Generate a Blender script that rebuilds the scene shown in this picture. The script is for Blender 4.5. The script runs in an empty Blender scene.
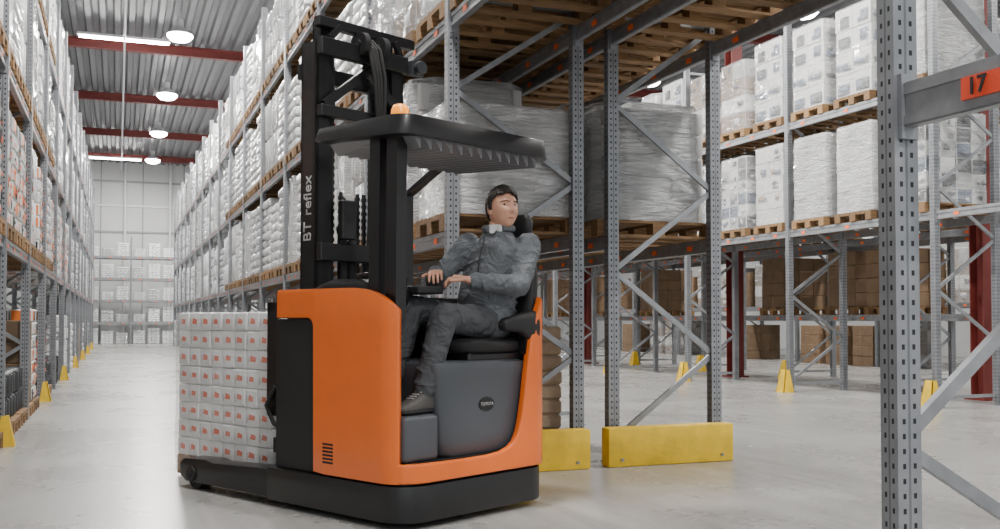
import bpy, bmesh, math, random
from mathutils import Vector, Matrix
random.seed(7)
C = bpy.context
SC = C.scene
COL = SC.collection
pi = math.pi

# ------------------------------------------------------------------ materials
MATS = {}
def mat(name, col, rough=0.5, metal=0.0, var=0.0, vscale=6.0, bump=0.0, bscale=30.0, coat=0.0, rnd=0.0, emit=0.0, stretch=(1,1,1), detail=4.0, alpha=1.0, bdist=0.02, dist=0.0):
    if name in MATS: return MATS[name]
    m = bpy.data.materials.new(name); m.use_nodes = True
    nt = m.node_tree; N = nt.nodes; L = nt.links
    b = N["Principled BSDF"]
    b.inputs["Base Color"].default_value = (*col, 1)
    b.inputs["Roughness"].default_value = rough
    b.inputs["Metallic"].default_value = metal
    b.inputs["Coat Weight"].default_value = coat
    b.inputs["Alpha"].default_value = alpha
    if emit:
        b.inputs["Emission Color"].default_value = (*col, 1)
        b.inputs["Emission Strength"].default_value = emit
    tc = N.new("ShaderNodeTexCoord")
    mp = N.new("ShaderNodeMapping"); mp.inputs["Scale"].default_value = stretch
    L.new(tc.outputs["Object"], mp.inputs["Vector"])
    if var or rnd:
        nz = N.new("ShaderNodeTexNoise"); nz.inputs["Scale"].default_value = vscale; nz.inputs["Detail"].default_value = detail
        L.new(mp.outputs[0], nz.inputs["Vector"])
        mr = N.new("ShaderNodeMapRange")
        mr.inputs["From Min"].default_value = 0.3; mr.inputs["From Max"].default_value = 0.7
        mr.inputs["To Min"].default_value = 1 - var; mr.inputs["To Max"].default_value = 1 + var
        L.new(nz.outputs["Fac"], mr.inputs["Value"])
        val = mr.outputs[0]
        if rnd:
            oi = N.new("ShaderNodeObjectInfo")
            m2 = N.new("ShaderNodeMapRange"); m2.inputs["To Min"].default_value = 1 - rnd; m2.inputs["To Max"].default_value = 1 + rnd * 0.3
            L.new(oi.outputs["Random"], m2.inputs["Value"])
            mm = N.new("ShaderNodeMath"); mm.operation = 'MULTIPLY'
            L.new(val, mm.inputs[0]); L.new(m2.outputs[0], mm.inputs[1]); val = mm.outputs[0]
        vm = N.new("ShaderNodeVectorMath"); vm.operation = 'SCALE'
        vm.inputs[0].default_value = col
        L.new(val, vm.inputs["Scale"])
        L.new(vm.outputs[0], b.inputs["Base Color"])
    if bump:
        n2 = N.new("ShaderNodeTexNoise"); n2.inputs["Scale"].default_value = bscale; n2.inputs["Detail"].default_value = 4
        n2.inputs["Distortion"].default_value = dist
        L.new(mp.outputs[0], n2.inputs["Vector"])
        bp = N.new("ShaderNodeBump"); bp.inputs["Strength"].default_value = bump; bp.inputs["Distance"].default_value = bdist
        L.new(n2.outputs["Fac"], bp.inputs["Height"]); L.new(bp.outputs[0], b.inputs["Normal"])
    MATS[name] = m
    return m

M_ORANGE = mat("orange_paint", (0.85, 0.155, 0.012), 0.34, coat=0.35, var=0.03)
M_BLACK = mat("black_paint", (0.008, 0.008, 0.009), 0.36, coat=0.12)
M_BLACKM = mat("black_matte", (0.011, 0.011, 0.012), 0.6, bump=0.1, bscale=200)
M_DGREY = mat("dark_grey_plastic", (0.03, 0.033, 0.037), 0.5, bump=0.08, bscale=300, var=0.05)
M_GREYP = mat("grey_plastic", (0.068, 0.074, 0.085), 0.42, bump=0.08, bscale=300)
M_SLAT = mat("grey_slat_metal", (0.2, 0.2, 0.21), 0.4, 0.3)
M_WHITEP = mat("grey_lettering", (0.5, 0.5, 0.5), 0.5)
M_LENS = mat("amber_lens", (1.0, 0.3, 0.01), 0.2, emit=0.8)
M_RUBBER = mat("rubber", (0.02, 0.02, 0.02), 0.8)
M_WOOD = mat("pallet_wood", (0.27, 0.155, 0.068), 0.8, var=0.3, vscale=5, rnd=0.4, bump=0.2, stretch=(1, 8, 8))
M_WRAP = mat("white_wrap", (0.74, 0.755, 0.77), 0.2, var=0.14, vscale=5, bump=1.0, bscale=12, rnd=0.32, coat=0.5, stretch=(1, 1, 2.5), dist=0.6)
M_GOODS = mat("pale_goods", (0.66, 0.65, 0.62), 0.6, var=0.15, vscale=4, rnd=0.25)
M_GOODST = mat("grey_goods", (0.4, 0.4, 0.4), 0.6, var=0.25, vscale=4, rnd=0.25)
M_FILM = mat("clear_stretch_film", (0.92, 0.94, 0.96), 0.08, alpha=0.3, bump=1.0, bscale=6, bdist=0.12, stretch=(0.7, 0.7, 4.5), coat=1.0, dist=1.2)
M_FILMD = mat("thick_stretch_film", (0.86, 0.88, 0.9), 0.08, alpha=0.58, var=0.15, vscale=4, bump=1.0, bscale=6, bdist=0.14, stretch=(0.8, 0.8, 4.0), coat=1.0, dist=1.5)
M_WHITEB = mat("white_carton", (0.68, 0.68, 0.67), 0.55, var=0.06, rnd=0.15)
M_BLUEL = mat("blue_print", (0.035, 0.07, 0.13), 0.5)
M_REDL = mat("red_print", (0.8, 0.14, 0.03), 0.5)
M_DARKL = mat("dark_print", (0.015, 0.015, 0.018), 0.5)
M_TANL = mat("tan_print", (0.3, 0.2, 0.1), 0.5)
M_BROWN = mat("brown_carton", (0.24, 0.155, 0.09), 0.75, var=0.12, rnd=0.4)
M_BEIGE = mat("beige_pack", (0.4, 0.31, 0.22), 0.7, var=0.15, vscale=9)
M_YELLOW = mat("yellow_paint", (0.74, 0.48, 0.012), 0.5, var=0.16, vscale=7, bump=0.1)
M_RED = mat("red_oxide_steel", (0.15, 0.022, 0.018), 0.55, var=0.1)
M_ORL = mat("orange_label", (0.9, 0.16, 0.03), 0.5)
M_GALV = mat("galvanised_steel", (0.27, 0.28, 0.295), 0.42, 0.5, var=0.15, vscale=12)
M_HOUSING = mat("lamp_housing", (0.6, 0.6, 0.62), 0.4)
M_GLOW = mat("lamp_glow", (1.0, 0.98, 0.94), 0.5, emit=60)

def upright_mat():
    m = mat("perforated_upright_steel", (0.36, 0.37, 0.385), 0.42, 0.5)
    nt = m.node_tree; N = nt.nodes; L = nt.links; b = N["Principled BSDF"]
    uv = N.new("ShaderNodeUVMap"); sp = N.new("ShaderNodeSeparateXYZ"); L.new(uv.outputs[0], sp.inputs[0])
    def M(op, a, b_=None):
        n = N.new("ShaderNodeMath"); n.operation = op
        for i, s in enumerate((a, b_)):
            if s is None: continue
            if isinstance(s, (int, float)): n.inputs[i].default_value = s
            else: L.new(s, n.inputs[i])
        return n.outputs[0]
    ax = M('ABSOLUTE', sp.outputs[0])
    hx = M('LESS_THAN', M('ABSOLUTE', M('SUBTRACT', ax, 0.45)), 0.13)
    fz = M('FRACT', M('MULTIPLY', sp.outputs[1], 20.0))
    hz = M('LESS_THAN', fz, 0.36)
    h1 = M('MULTIPLY', hx, hz)
    gr = M('LESS_THAN', ax, 0.1)
    h = M('MAXIMUM', h1, M('MULTIPLY', gr, 0.45))
    nz = N.new("ShaderNodeTexNoise"); nz.inputs["Scale"].default_value = 9
    tc = N.new("ShaderNodeTexCoord"); L.new(tc.outputs["Object"], nz.inputs["Vector"])
    cr = N.new("ShaderNodeMix"); cr.data_type = 'RGBA'
    cr.inputs[6].default_value = (0.17, 0.18, 0.195, 1); cr.inputs[7].default_value = (0.32, 0.33, 0.35, 1)
    L.new(nz.outputs["Fac"], cr.inputs[0])
    mx = N.new("ShaderNodeMix"); mx.data_type = 'RGBA'
    L.new(h, mx.inputs[0]); L.new(cr.outputs[2], mx.inputs[6]); mx.inputs[7].default_value = (0.02, 0.021, 0.024, 1)
    L.new(mx.outputs[2], b.inputs["Base Color"])
    return m
M_UP = upright_mat()

# ------------------------------------------------------------------ mesh builder
class MB:
    def __init__(s): s.v = []; s.f = []; s.m = []; s.uv = []
    def face(s, idx, m=0, uv=None):
        s.f.append(idx); s.m.append(m); s.uv.append(uv)
    def hull8(s, pts, m=0):
        b = len(s.v); s.v += [Vector(p) for p in pts]
        for q in ((0,3,2,1),(4,5,6,7),(0,1,5,4),(1,2,6,5),(2,3,7,6),(3,0,4,7)):
            s.face([b+i for i in q], m)
    def box(s, x0, x1, y0, y1, z0, z1, m=0, M=None, up=False):
        P = [(x0,y0,z0),(x1,y0,z0),(x1,y1,z0),(x0,y1,z0),(x0,y0,z1),(x1,y0,z1),(x1,y1,z1),(x0,y1,z1)]
        b = len(s.v)
        for p in P:
            p = Vector(p); s.v.append(M @ p if M else p)
        for k, q in enumerate(((0,3,2,1),(4,5,6,7),(0,1,5,4),(1,2,6,5),(2,3,7,6),(3,0,4,7))):
            uv = None
            if up:
                uv = []
                for i in q:
                    p = P[i]
                    if k in (2, 4): a = (p[0]-(x0+x1)/2)/((x1-x0)/2)
                    elif k in (3, 5): a = (p[1]-(y0+y1)/2)/((y1-y0)/2)
                    else: a = 5
                    uv.append((a, p[2]))
            s.face([b+i for i in q], m, uv)
    def bar(s, p0, p1, w, h, m=0, upv=(0,0,1)):
        p0 = Vector(p0); p1 = Vector(p1); d = p1-p0; ln = d.length; d.normalize()
        u = Vector(upv)
        if abs(d.dot(u)) > 0.98: u = Vector((1,0,0))
        sd = d.cross(u).normalized(); uu = sd.cross(d)
        M = Matrix((sd, d, uu)).transposed().to_4x4(); M.translation = p0
        s.box(-w/2, w/2, 0, ln, -h/2, h/2, m, M)
    def tube(s, pts, rad, seg=12, m=0, caps=True):
        pts = [Vector(p) for p in pts]
        if not isinstance(rad, (list, tuple)): rad = [rad]*len(pts)
        rings = []; ref = None
        for i, p in enumerate(pts):
            d = (pts[min(i+1, len(pts)-1)] - pts[max(i-1, 0)]).normalized()
            if ref is None: ref = d.orthogonal().normalized()
            a = (ref - d*ref.dot(d)).normalized(); ref = a; b_ = d.cross(a)
            st = len(s.v)
            for k in range(seg):
                t = 2*pi*k/seg; s.v.append(p + (a*math.cos(t)+b_*math.sin(t))*rad[i])
            rings.append(st)
        for r0, r1 in zip(rings, rings[1:]):
            for k in range(seg):
                k2 = (k+1) % seg; s.face([r0+k, r0+k2, r1+k2, r1+k], m)
        if caps:
            s.face([rings[0]+k for k in range(seg)][::-1], m); s.face([rings[-1]+k for k in range(seg)], m)
    def loft(s, secs, seg=24, m=0, e=2.0):
        rings = []
        for c, a, b_ in secs:
            c, a, b_ = Vector(c), Vector(a), Vector(b_); st = len(s.v)
            for k in range(seg):
                t = 2*pi*k/seg; ct, sn = math.cos(t), math.sin(t)
                ct = math.copysign(abs(ct)**(2/e), ct); sn = math.copysign(abs(sn)**(2/e), sn)
                s.v.append(c + a*ct + b_*sn)
            rings.append(st)
        for r0, r1 in zip(rings, rings[1:]):
            for k in range(seg):
                k2 = (k+1) % seg; s.face([r0+k, r0+k2, r1+k2, r1+k], m)
        s.face([rings[0]+k for k in range(seg)][::-1], m); s.face([rings[-1]+k for k in range(seg)], m)
    def ball(s, c, r, seg=16, m=0, M=None):
        c = Vector(c)
        if not isinstance(r, (tuple, list)): r = (r, r, r)
        n = seg//2; st = len(s.v)
        for i in range(1, n):
            ph = pi*i/n
            for k in range(seg):
                t = 2*pi*k/seg
                q = Vector((r[0]*math.sin(ph)*math.cos(t), r[1]*math.sin(ph)*math.sin(t), r[2]*math.cos(ph)))
                s.v.append(c + (M @ q if M else q))
        q = Vector((0,0,r[2])); s.v.append(c + (M @ q if M else q)); s.v.append(c - (M @ q if M else q))
        T = len(s.v)-2; B = T+1
        for i in range(n-2):
            for k in range(seg):
                k2 = (k+1) % seg
                s.face([st+i*seg+k, st+(i+1)*seg+k, st+(i+1)*seg+k2, st+i*seg+k2], m)
        for k in range(seg):
            k2 = (k+1) % seg
            s.face([T, st+k, st+k2], m); s.face([B, st+(n-2)*seg+k2, st+(n-2)*seg+k], m)
    def cap(s, p0, r0, p1, r1, seg=14, m=0):
        s.tube([p0, p1], [r0, r1], seg, m); s.ball(p0, r0, seg, m); s.ball(p1, r1, seg, m)
    def prism(s, poly, z0, z1, m=0):
        b = len(s.v); n = len(poly)
        for x, y in poly: s.v.append(Vector((x, y, z0)))
        for x, y in poly: s.v.append(Vector((x, y, z1)))
        s.face(list(range(b, b+n))[::-1], m); s.face(list(range(b+n, b+2*n)), m)
        for k in range(n):
            k2 = (k+1) % n; s.face([b+k, b+k2, b+n+k2, b+n+k], m)
    def mesh(s, name, mats, bevel=0, seg=1, flip=False, smooth=True, recalc=True, off=None, ang=35):
        me = bpy.data.meshes.new(name)
        vs = [Vector((v.x, -v.y, v.z)) if flip else v for v in s.v]
        if off is not None: vs = [v - Vector(off) for v in vs]
        me.from_pydata([tuple(v) for v in vs], [], s.f)
        for m in mats: me.materials.append(m)
        for p, mi in zip(me.polygons, s.m): p.material_index = mi
        if any(u is not None for u in s.uv):
            ul = me.uv_layers.new(name="UVMap")
            for p, u in zip(me.polygons, s.uv):
                for j, li in enumerate(p.loop_indices):
                    ul.data[li].uv = u[j] if u else (5, 5)
        bm = bmesh.new(); bm.from_mesh(me)
        if recalc: bmesh.ops.recalc_face_normals(bm, faces=bm.faces)
        if bevel:
            es = [e for e in bm.edges if len(e.link_faces) == 2 and e.calc_face_angle(0) > 0.5]
            bmesh.ops.bevel(bm, geom=es, offset=bevel, segments=seg, affect='EDGES', profile=0.6, clamp_overlap=True)
        bm.to_mesh(me); bm.free()
        if smooth:
            for p in me.polygons: p.use_smooth = True
            me.set_sharp_from_angle(angle=math.radians(ang))
        return me
    def obj(s, name, mats, parent=None, loc=(0,0,0), **k):
        return mkobj(name, s.mesh(name, mats, **k), parent, loc)

def merge_into(me, mb, mats_extra, base):
    for m in mats_extra: me.materials.append(m)
    bm = bmesh.new(); bm.from_mesh(me)
    vs = [bm.verts.new(v) for v in mb.v]
    for f, mi in zip(mb.f, mb.m):
        try:
            nf = bm.faces.new([vs[i] for i in f]); nf.material_index = base + mi; nf.smooth = True
        except ValueError: pass
    bm.to_mesh(me); bm.free(); return me
def film(W, D, H, amp=0.014, z0=0.0, r=0.07, taper=0.0):
    b = MB(); ring = []
    def seg(p, q, n):
        for i in range(n): ring.append((p[0]+(q[0]-p[0])*i/n, p[1]+(q[1]-p[1])*i/n))
    w, d = W/2, D/2
    seg((-w, -d+r), (-w, d-r), 7); seg((-w, d-r), (-w+r, d), 2); seg((-w+r, d), (w-r, d), 9); seg((w-r, d), (w, d-r), 2)
    seg((w, d-r), (w, -d+r), 7); seg((w, -d+r), (w-r, -d), 2); seg((w-r, -d), (-w+r, -d), 9); seg((-w+r, -d), (-w, -d+r), 2)
    n = len(ring); rows = 14
    for k in range(rows+1):
        s = 1 - taper*k/rows
        rj = random.uniform(-amp*.6, amp*.6)
        for (x, y) in ring:
            j = 1 + (random.uniform(-amp, amp) + rj)
            b.v.append(Vector((x*s*j, y*s*j, z0+(H-z0)*k/rows)))
    for k in range(rows):
        for i in range(n):
            i2 = (i+1) % n; b.face([k*n+i, k*n+i2, (k+1)*n+i2, (k+1)*n+i])
    return b

def mkobj(name, me, parent=None, loc=(0,0,0)):
    o = bpy.data.objects.new(name, me); COL.objects.link(o); o.location = loc
    if parent: o.parent = parent
    return o
def empty(name, M=None, loc=None):
    o = bpy.data.objects.new(name, None); COL.objects.link(o); o.empty_display_size = 0.2
    if M is not None: o.matrix_world = M
    if loc is not None: o.location = loc
    return o
def tag(o, label, cat, group=None, kind=None):
    o["label"] = label; o["category"] = cat
    if group: o["group"] = group
    if kind: o["kind"] = kind
    return o
def struct(o): o["kind"] = "structure"; return o
def text_mesh(txt, size, depth=0.002, off=0.0):
    cu = bpy.data.curves.new("t", 'FONT'); cu.body = txt; cu.size = size; cu.extrude = depth; cu.offset = off
    cu.align_x = 'CENTER'; cu.align_y = 'CENTER'
    o = bpy.data.objects.new("t", cu); COL.objects.link(o)
    dg = C.evaluated_depsgraph_get()
    me = bpy.data.meshes.new_from_object(o.evaluated_get(dg)); bpy.data.objects.remove(o)
    return me
def place_text(name, txt, size, parent, pos, xd, yd, material, off=0.0):
    me = text_mesh(txt, size, off=off); me.materials.clear(); me.materials.append(material)
    o = mkobj(name, me, parent)
    x = Vector(xd); y = Vector(yd); z = x.cross(y)
    M = Matrix((x, y, z)).transposed().to_4x4(); M.translation = Vector(pos)
    o.matrix_local = M
    return o
def bake(o):
    dg = C.evaluated_depsgraph_get(); dg.update()
    me = bpy.data.meshes.new_from_object(o.evaluated_get(dg)); me.name = o.name
    old = o.data; mats = list(old.materials)
    o.modifiers.clear(); o.data = me
    if not me.materials:
        for m in mats: me.materials.append(m)
    return o
def remesh(o, voxel, smooth=3, fac=0.5, disp=None):
    md = o.modifiers.new("r", 'REMESH'); md.mode = 'VOXEL'; md.voxel_size = voxel; md.use_smooth_shade = True
    if smooth:
        sm = o.modifiers.new("s", 'SMOOTH'); sm.iterations = smooth; sm.factor = fac
    if disp:
        tx = bpy.data.textures.new("folds", 'CLOUDS'); tx.noise_scale = disp[1]; tx.noise_depth = 1
        d = o.modifiers.new("d", 'DISPLACE'); d.texture = tx; d.strength = disp[0]; d.mid_level = 0.5
    bake(o)
    for p in o.data.polygons: p.use_smooth = True
    return o

# ------------------------------------------------------------------ camera
TH = math.atan(0.382)
cam = bpy.data.cameras.new("camera"); co = bpy.data.objects.new("camera", cam); COL.objects.link(co)
cam.sensor_width = 36; cam.lens = 36; cam.clip_end = 300; cam.shift_y = 0.0275
co.location = (0, 0, 1.2); co.rotation_euler = (pi/2 + math.atan(0.028), 0, -TH)
SC.camera = co

# ------------------------------------------------------------------ room shell
XL, XR, YF, YB, HC = -7.0, 26.0, -6.0, 57.0, 9.6
def floor_mat():
    m = mat("concrete_floor", (0.5, 0.5, 0.49), 0.32)
    nt = m.node_tree; N = nt.nodes; L = nt.links; b = N["Principled BSDF"]
    tc = N.new("ShaderNodeTexCoord")
    def noise(sc, det, stretch=(1,1,1), rot=0):
        mp = N.new("ShaderNodeMapping"); mp.inputs["Scale"].default_value = stretch; mp.inputs["Rotation"].default_value = (0, 0, rot)
        n = N.new("ShaderNodeTexNoise"); n.inputs["Scale"].default_value = sc; n.inputs["Detail"].default_value = det; n.inputs["Roughness"].default_value = 0.62
        L.new(tc.outputs["Object"], mp.inputs[0]); L.new(mp.outputs[0], n.inputs["Vector"]); return n
    n1 = noise(0.5, 9); n2 = noise(16, 6); n3 = noise(1.6, 6, (6, 0.3, 1), 0.15); n4 = noise(1.2, 7, (5, 0.4, 1), -0.9)
    def ramp(src, p0, c0, p1, c1):
        r = N.new("ShaderNodeValToRGB"); r.color_ramp.elements[0].position = p0; r.color_ramp.elements[1].position = p1
        r.color_ramp.elements[0].color = (*c0, 1); r.color_ramp.elements[1].color = (*c1, 1); L.new(src.outputs["Fac"], r.inputs[0]); return r
    r = ramp(n1, 0.3, (0.262, 0.26, 0.25), 0.7, (0.345, 0.343, 0.333))
    cur = r.outputs[0]
    for src, p0, c0, p1, fac in ((n2, .35, (.6,.6,.6), .6, .3), (n3, .36, (.58,.57,.56), .5, .32), (n4, .34, (.6,.59,.57), .44, .3)):
        rr = ramp(src, p0, c0, p1, (1, 1, 1)); mx = N.new("ShaderNodeMix"); mx.data_type = 'RGBA'; mx.blend_type = 'MULTIPLY'; mx.inputs[0].default_value = fac
        L.new(cur, mx.inputs[6]); L.new(rr.outputs[0], mx.inputs[7]); cur = mx.outputs[2]
    L.new(cur, b.inputs["Base Color"])
    mr = N.new("ShaderNodeMapRange"); mr.inputs["To Min"].default_value = 0.16; mr.inputs["To Max"].default_value = 0.4
    L.new(n1.outputs["Fac"], mr.inputs[0]); L.new(mr.outputs[0], b.inputs["Roughness"])
    bp = N.new("ShaderNodeBump"); bp.inputs["Strength"].default_value = 0.05; L.new(n2.outputs["Fac"], bp.inputs["Height"]); L.new(bp.outputs[0], b.inputs["Normal"])
    return m
b = MB(); b.box(XL, XR, YF, YB, -0.2, 0); struct(b.obj("floor", [floor_mat()], smooth=False))
M_WALL = mat("wall_panel", (0.5, 0.51, 0.51), 0.6, var=0.04, vscale=0.6)
M_CEIL = mat("corrugated_roof_sheet", (0.15, 0.153, 0.165), 0.45, 0.2, var=0.1)
b = MB(); b.box(XL, XR, YB, YB+0.2, 0, HC+0.4); struct(b.obj("wall_back", [M_WALL], smooth=False))
b = MB(); b.box(XL-0.2, XL, YF, YB, 0, HC+0.4); struct(b.obj("wall_left", [M_WALL], smooth=False))
b = MB(); b.box(XR, XR+0.2, YF, YB, 0, HC+0.4); struct(b.obj("wall_right", [M_WALL], smooth=False))
b = MB()
x = XL; pr = []
while x < XR:
    pr += [(x, HC), (x+0.14, HC), (x+0.19, HC+0.11), (x+0.33, HC+0.11)]; x += 0.38
pr.append((XR, HC))
for (xa, z) in pr: b.v += [Vector((xa, YF, z)), Vector((xa, YB, z))]
for i in range(len(pr)-1): b.face([2*i, 2*i+1, 2*i+3, 2*i+2])
b.box(XL, XR, YF, YB, HC+0.25, HC+0.4)
struct(b.obj("ceiling", [M_CEIL], smooth=False))
n = 1
def trim(b, m, **k):
    global n
    struct(b.obj("trim_%d" % n, m, smooth=False, **k)); n += 1
for y in [2, 9.5, 17, 24.5, 32, 39.5, 47, 54]:
    b = MB()
    b.box(XL, XR, y-0.1, y+0.1, HC-0.04, HC-0.01); b.box(XL, XR, y-0.02, y+0.02, HC-0.27, HC-0.04); b.box(XL, XR, y-0.1, y+0.1, HC-0.3, HC-0.27)
    trim(b, [M_RED])
for x in (-4.5, 0.1, 5.2, 8.6, 15.3, 20):
    b = MB(); b.tube([(x, YF, HC-0.42), (x, YB, HC-0.42)], 0.03, 8, 0); trim(b, [M_HOUSING])
for (x, y) in [(12.2, 4.4), (12.2, 11.5), (12.2, 18.0), (12.2, 25), (12.2, 32), (12.2, 39.5), (20.5, 18), (20.5, 32)]:
    b = MB(); b.box(x-0.13, x+0.13, y-0.13, y-0.11, 0, HC-0.3); b.box(x-0.13, x+0.13, y+0.11, y+0.13, 0, HC-0.3); b.box(x-0.012, x+0.012, y-0.11, y+0.11, 0, HC-0.3)
    b.box(x-0.2, x+0.2, y-0.2, y+0.2, 0, 0.03); trim(b, [M_RED])
# end wall panel joints, rails and pipes
M_JOINT = mat("wall_joint", (0.24, 0.25, 0.26), 0.5)
for x in (-3, -0.9, 1.2, 3.3, 5.4, 9.6, 13.8, 18):
    b = MB(); b.box(x-0.03, x+0.03, YB-0.03, YB, 0, HC); trim(b, [M_JOINT])
for z in (5.9, 7.3, 8.6):
    b = MB(); b.box(XL, XR, YB-0.06, YB, z-0.05, z+0.05); trim(b, [M_JOINT if z != 7.3 else M_HOUSING])
for x in (0.3, 2.6):
    b = MB(); b.tube([(x, YB-0.15, 0), (x, YB-0.15, HC)], 0.07, 10); trim(b, [M_HOUSING])

# ------------------------------------------------------------------ racks
FR = {}
def frame_mesh(dep, H, dz=0.72, zs=0.18, phase=0):
    k = (dep, H, dz, zs)
    if k in FR: return FR[k]
    b = MB()
    for x in (0, dep):
        b.box(x-0.05, x+0.05, -0.04, 0.04, 0, H, 0, up=True)
        b.box(x-0.075, x+0.075, -0.07, 0.07, 0, 0.012, 1)
    z = zs; s = phase
    b.bar((0.03, 0, 0.14), (dep-0.03, 0, 0.14), 0.03, 0.045, 1)
    if zs > 0.5: b.bar((0.04, 0, zs-0.05), (dep-0.04, 0, 0.16), 0.03, 0.045, 1)
    while z + dz < H:
        a, c = (0.04, dep-0.04) if s == 0 else (dep-0.04, 0.04)
        b.bar((a, 0, z+0.02), (c, 0, z+dz-0.02), 0.03, 0.045, 1)
        z += dz; s = 1-s
    b.bar((0.03, 0, H-0.1), (dep-0.03, 0, H-0.1), 0.03, 0.045, 1)
    FR[k] = b.mesh("upright_frame", [M_UP, M_GALV], smooth=False)
    return FR[k]
BMS = {}
def beam_mesh(ln, dp=0.12):
    k = (round(ln, 3), dp)
    if k in BMS: return BMS[k]
    b = MB()
    b.box(-0.02, 0.02, 0.04, ln-0.04, -dp, 0, 0)
    b.box(-0.028, 0.028, 0.04, ln-0.04, -0.042, -0.005, 0); b.box(-0.028, 0.028, 0.04, ln-0.04, 0.005-dp, 0.035-dp, 0)
    for y in (0.045, ln-0.055):
        b.box(-0.035, 0.035, y-0.004, y+0.014, -dp-0.04, 0.03, 0)
    if dp < 0.13:
        for y in (0.3, 0.95, 1.7, ln-0.45):
            for sx in (-1, 1):
                b.box(min(sx*0.029, sx*0.031), max(sx*0.029, sx*0.031), y, y+0.09, -0.09, -0.045, 1)
    BMS[k] = b.mesh("beam", [M_GALV, M_ORL], smooth=False)
    return BMS[k]
def rack(label, x0, dep, ys, levels_of, H, loc=None, rot=0, frames=None, near=None, dp=0.12):
    e = empty("pallet_rack", loc=loc or (x0, ys[0], 0)); e.rotation_euler = (0, 0, rot)
    tag(e, label, "rack")
    fm = frame_mesh(dep, H)
    for k, y in enumerate(ys):
        if frames is not None and k not in frames: continue
        mkobj("upright_frame", near if (near and k == 0) else fm, e, (0, y-ys[0], 0))
    for i in range(len(ys)-1):
        for lv in levels_of(i):
            bmx = beam_mesh(ys[i+1]-ys[i], dp)
            for x in (0.0, dep): mkobj("beam", bmx, e, (x, ys[i]-ys[0], lv))
    return e
LV = [1.92, 3.66, 5.4]
Y0 = 7.6; BAY = 2.8
ysA = [2.7] + [Y0 + BAY*i for i in range(16)]
nearframe = frame_mesh(1.1, 7.0, 0.86, 0.80, 0)
rack("galvanised steel pallet rack with perforated uprights bridging the truck passage", 2.49, 1.1, ysA, lambda i: LV[1:] if i == 0 else LV, 7.0, near=nearframe)
rack("galvanised steel pallet rack standing back to back with its neighbour", 3.92, 1.01, ysA, lambda i: LV[1:] if i == 0 else LV, 7.0)
rn = rack("galvanised steel pallet rack with a red 17 marking on its beam", 2.49, 1.1, [-0.1, 2.7], lambda i: [2.0, 3.66], 7.0, frames=[0], dp=0.15)
M_LR = mat("label_red", (0.8, 0.07, 0.02), 0.5)
b = MB(); b.box(-0.036, -0.029, 2.2, 2.488, -0.115, -0.045, 0)
lb = b.obj("location_label", [M_LR], rn, (0, 0, 2.0)); lb["label"] = "red-orange 17 location label"
place_text("label_number", "17", 0.075, lb, (-0.038, 2.425, -0.08), (0, -1, 0), (0, 0, 1), M_DARKL, off=0.001)
ysL = [2.2 + BAY*i for i in range(17)]
rack("tall galvanised pallet rack loaded with white wrapped goods along the aisle", -2.15, 1.1, ysL, lambda i: [2.0, 3.72, 5.4], 7.0)
ysR = [7.5 + 3.2*i for i in range(10)]
rack("galvanised pallet rack with open lower passage and wrapped cartons above", 10.5, 1.1, ysR, lambda i: [2.7, 4.5], 6.2)
rack("galvanised pallet rack standing behind red building columns", 12.9, 1.1, ysR, lambda i: [1.3, 2.7, 4.5], 6.2)
rack("galvanised pallet rack holding brown cartons near the side wall", 18.0, 1.1, ysR, lambda i: [1.6, 3.2], 5.0)
rack("cross rack at the aisle end with small white parcels", 0, 1.0, [0, 2.2, 4.4, 6.6], lambda i: [1.1, 2.2, 3.3, 4.4], 5.4, loc=(5.0, 53.5, 0), rot=pi/2)

def end_guard(x0, x1, y, label):
    e = empty("rack_end_guard", loc=((x0+x1)/2, y, 0)); tag(e, label, "guard", "yellow rack end guards")
    w = (x1-x0)/2
    b = MB(); b.box(-w, w, -0.07, 0.07, 0.0, 0.32); b.obj("guard_rail", [M_YELLOW], e, bevel=0.018, seg=2)
    for s in (-1, 1):
        b = MB(); b.tube([(s*(w-0.12), -0.085, 0.06), (s*(w-0.12), -0.068, 0.06)], 0.014, 8); b.obj("fixing_bolt", [M_GALV], e)
end_guard(2.32, 3.57, 7.36, "scuffed yellow steel end guard beside the truck")
end_guard(3.73, 4.92, 7.36, "scuffed yellow steel end guard at the open passage")
b = MB()
b.hull8([(-0.1,-0.09,0),(0.1,-0.09,0),(0.1,-0.075,0),(-0.1,-0.075,0),(-0.06,-0.02,0.34),(0.06,-0.02,0.34),(0.06,-0.005,0.34),(-0.06,-0.005,0.34)])
b.hull8([(-0.1,-0.09,0),(-0.085,-0.09,0),(-0.085,0.1,0),(-0.1,0.1,0),(-0.06,-0.02,0.34),(-0.05,-0.02,0.34),(-0.05,0.05,0.34),(-0.06,0.05,0.34)])
b.hull8([(0.085,-0.09,0),(0.1,-0.09,0),(0.1,0.1,0),(0.085,0.1,0),(0.05,-0.02,0.34),(0.06,-0.02,0.34),(0.06,0.05,0.34),(0.05,0.05,0.34)])
GM = b.mesh("upright_guard", [M_YELLOW], smooth=False)
def upg(x, y, rz=0, s=1):
    o = mkobj("upright_guard", GM, None, (x, y, 0)); o.rotation_euler = (0, 0, rz); o.scale = (s, s, s)
    tag(o, "small yellow upright protector bolted at a rack foot", "guard", "yellow upright protectors")
for y in ysL[1:-1:2]: upg(-0.98, y, pi/2, 0.85)
for y in ysR[1:7]: upg(10.38, y, -pi/2, 1.1)
for y in ysR[1:6]: upg(12.78, y, -pi/2, 1.1)

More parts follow.
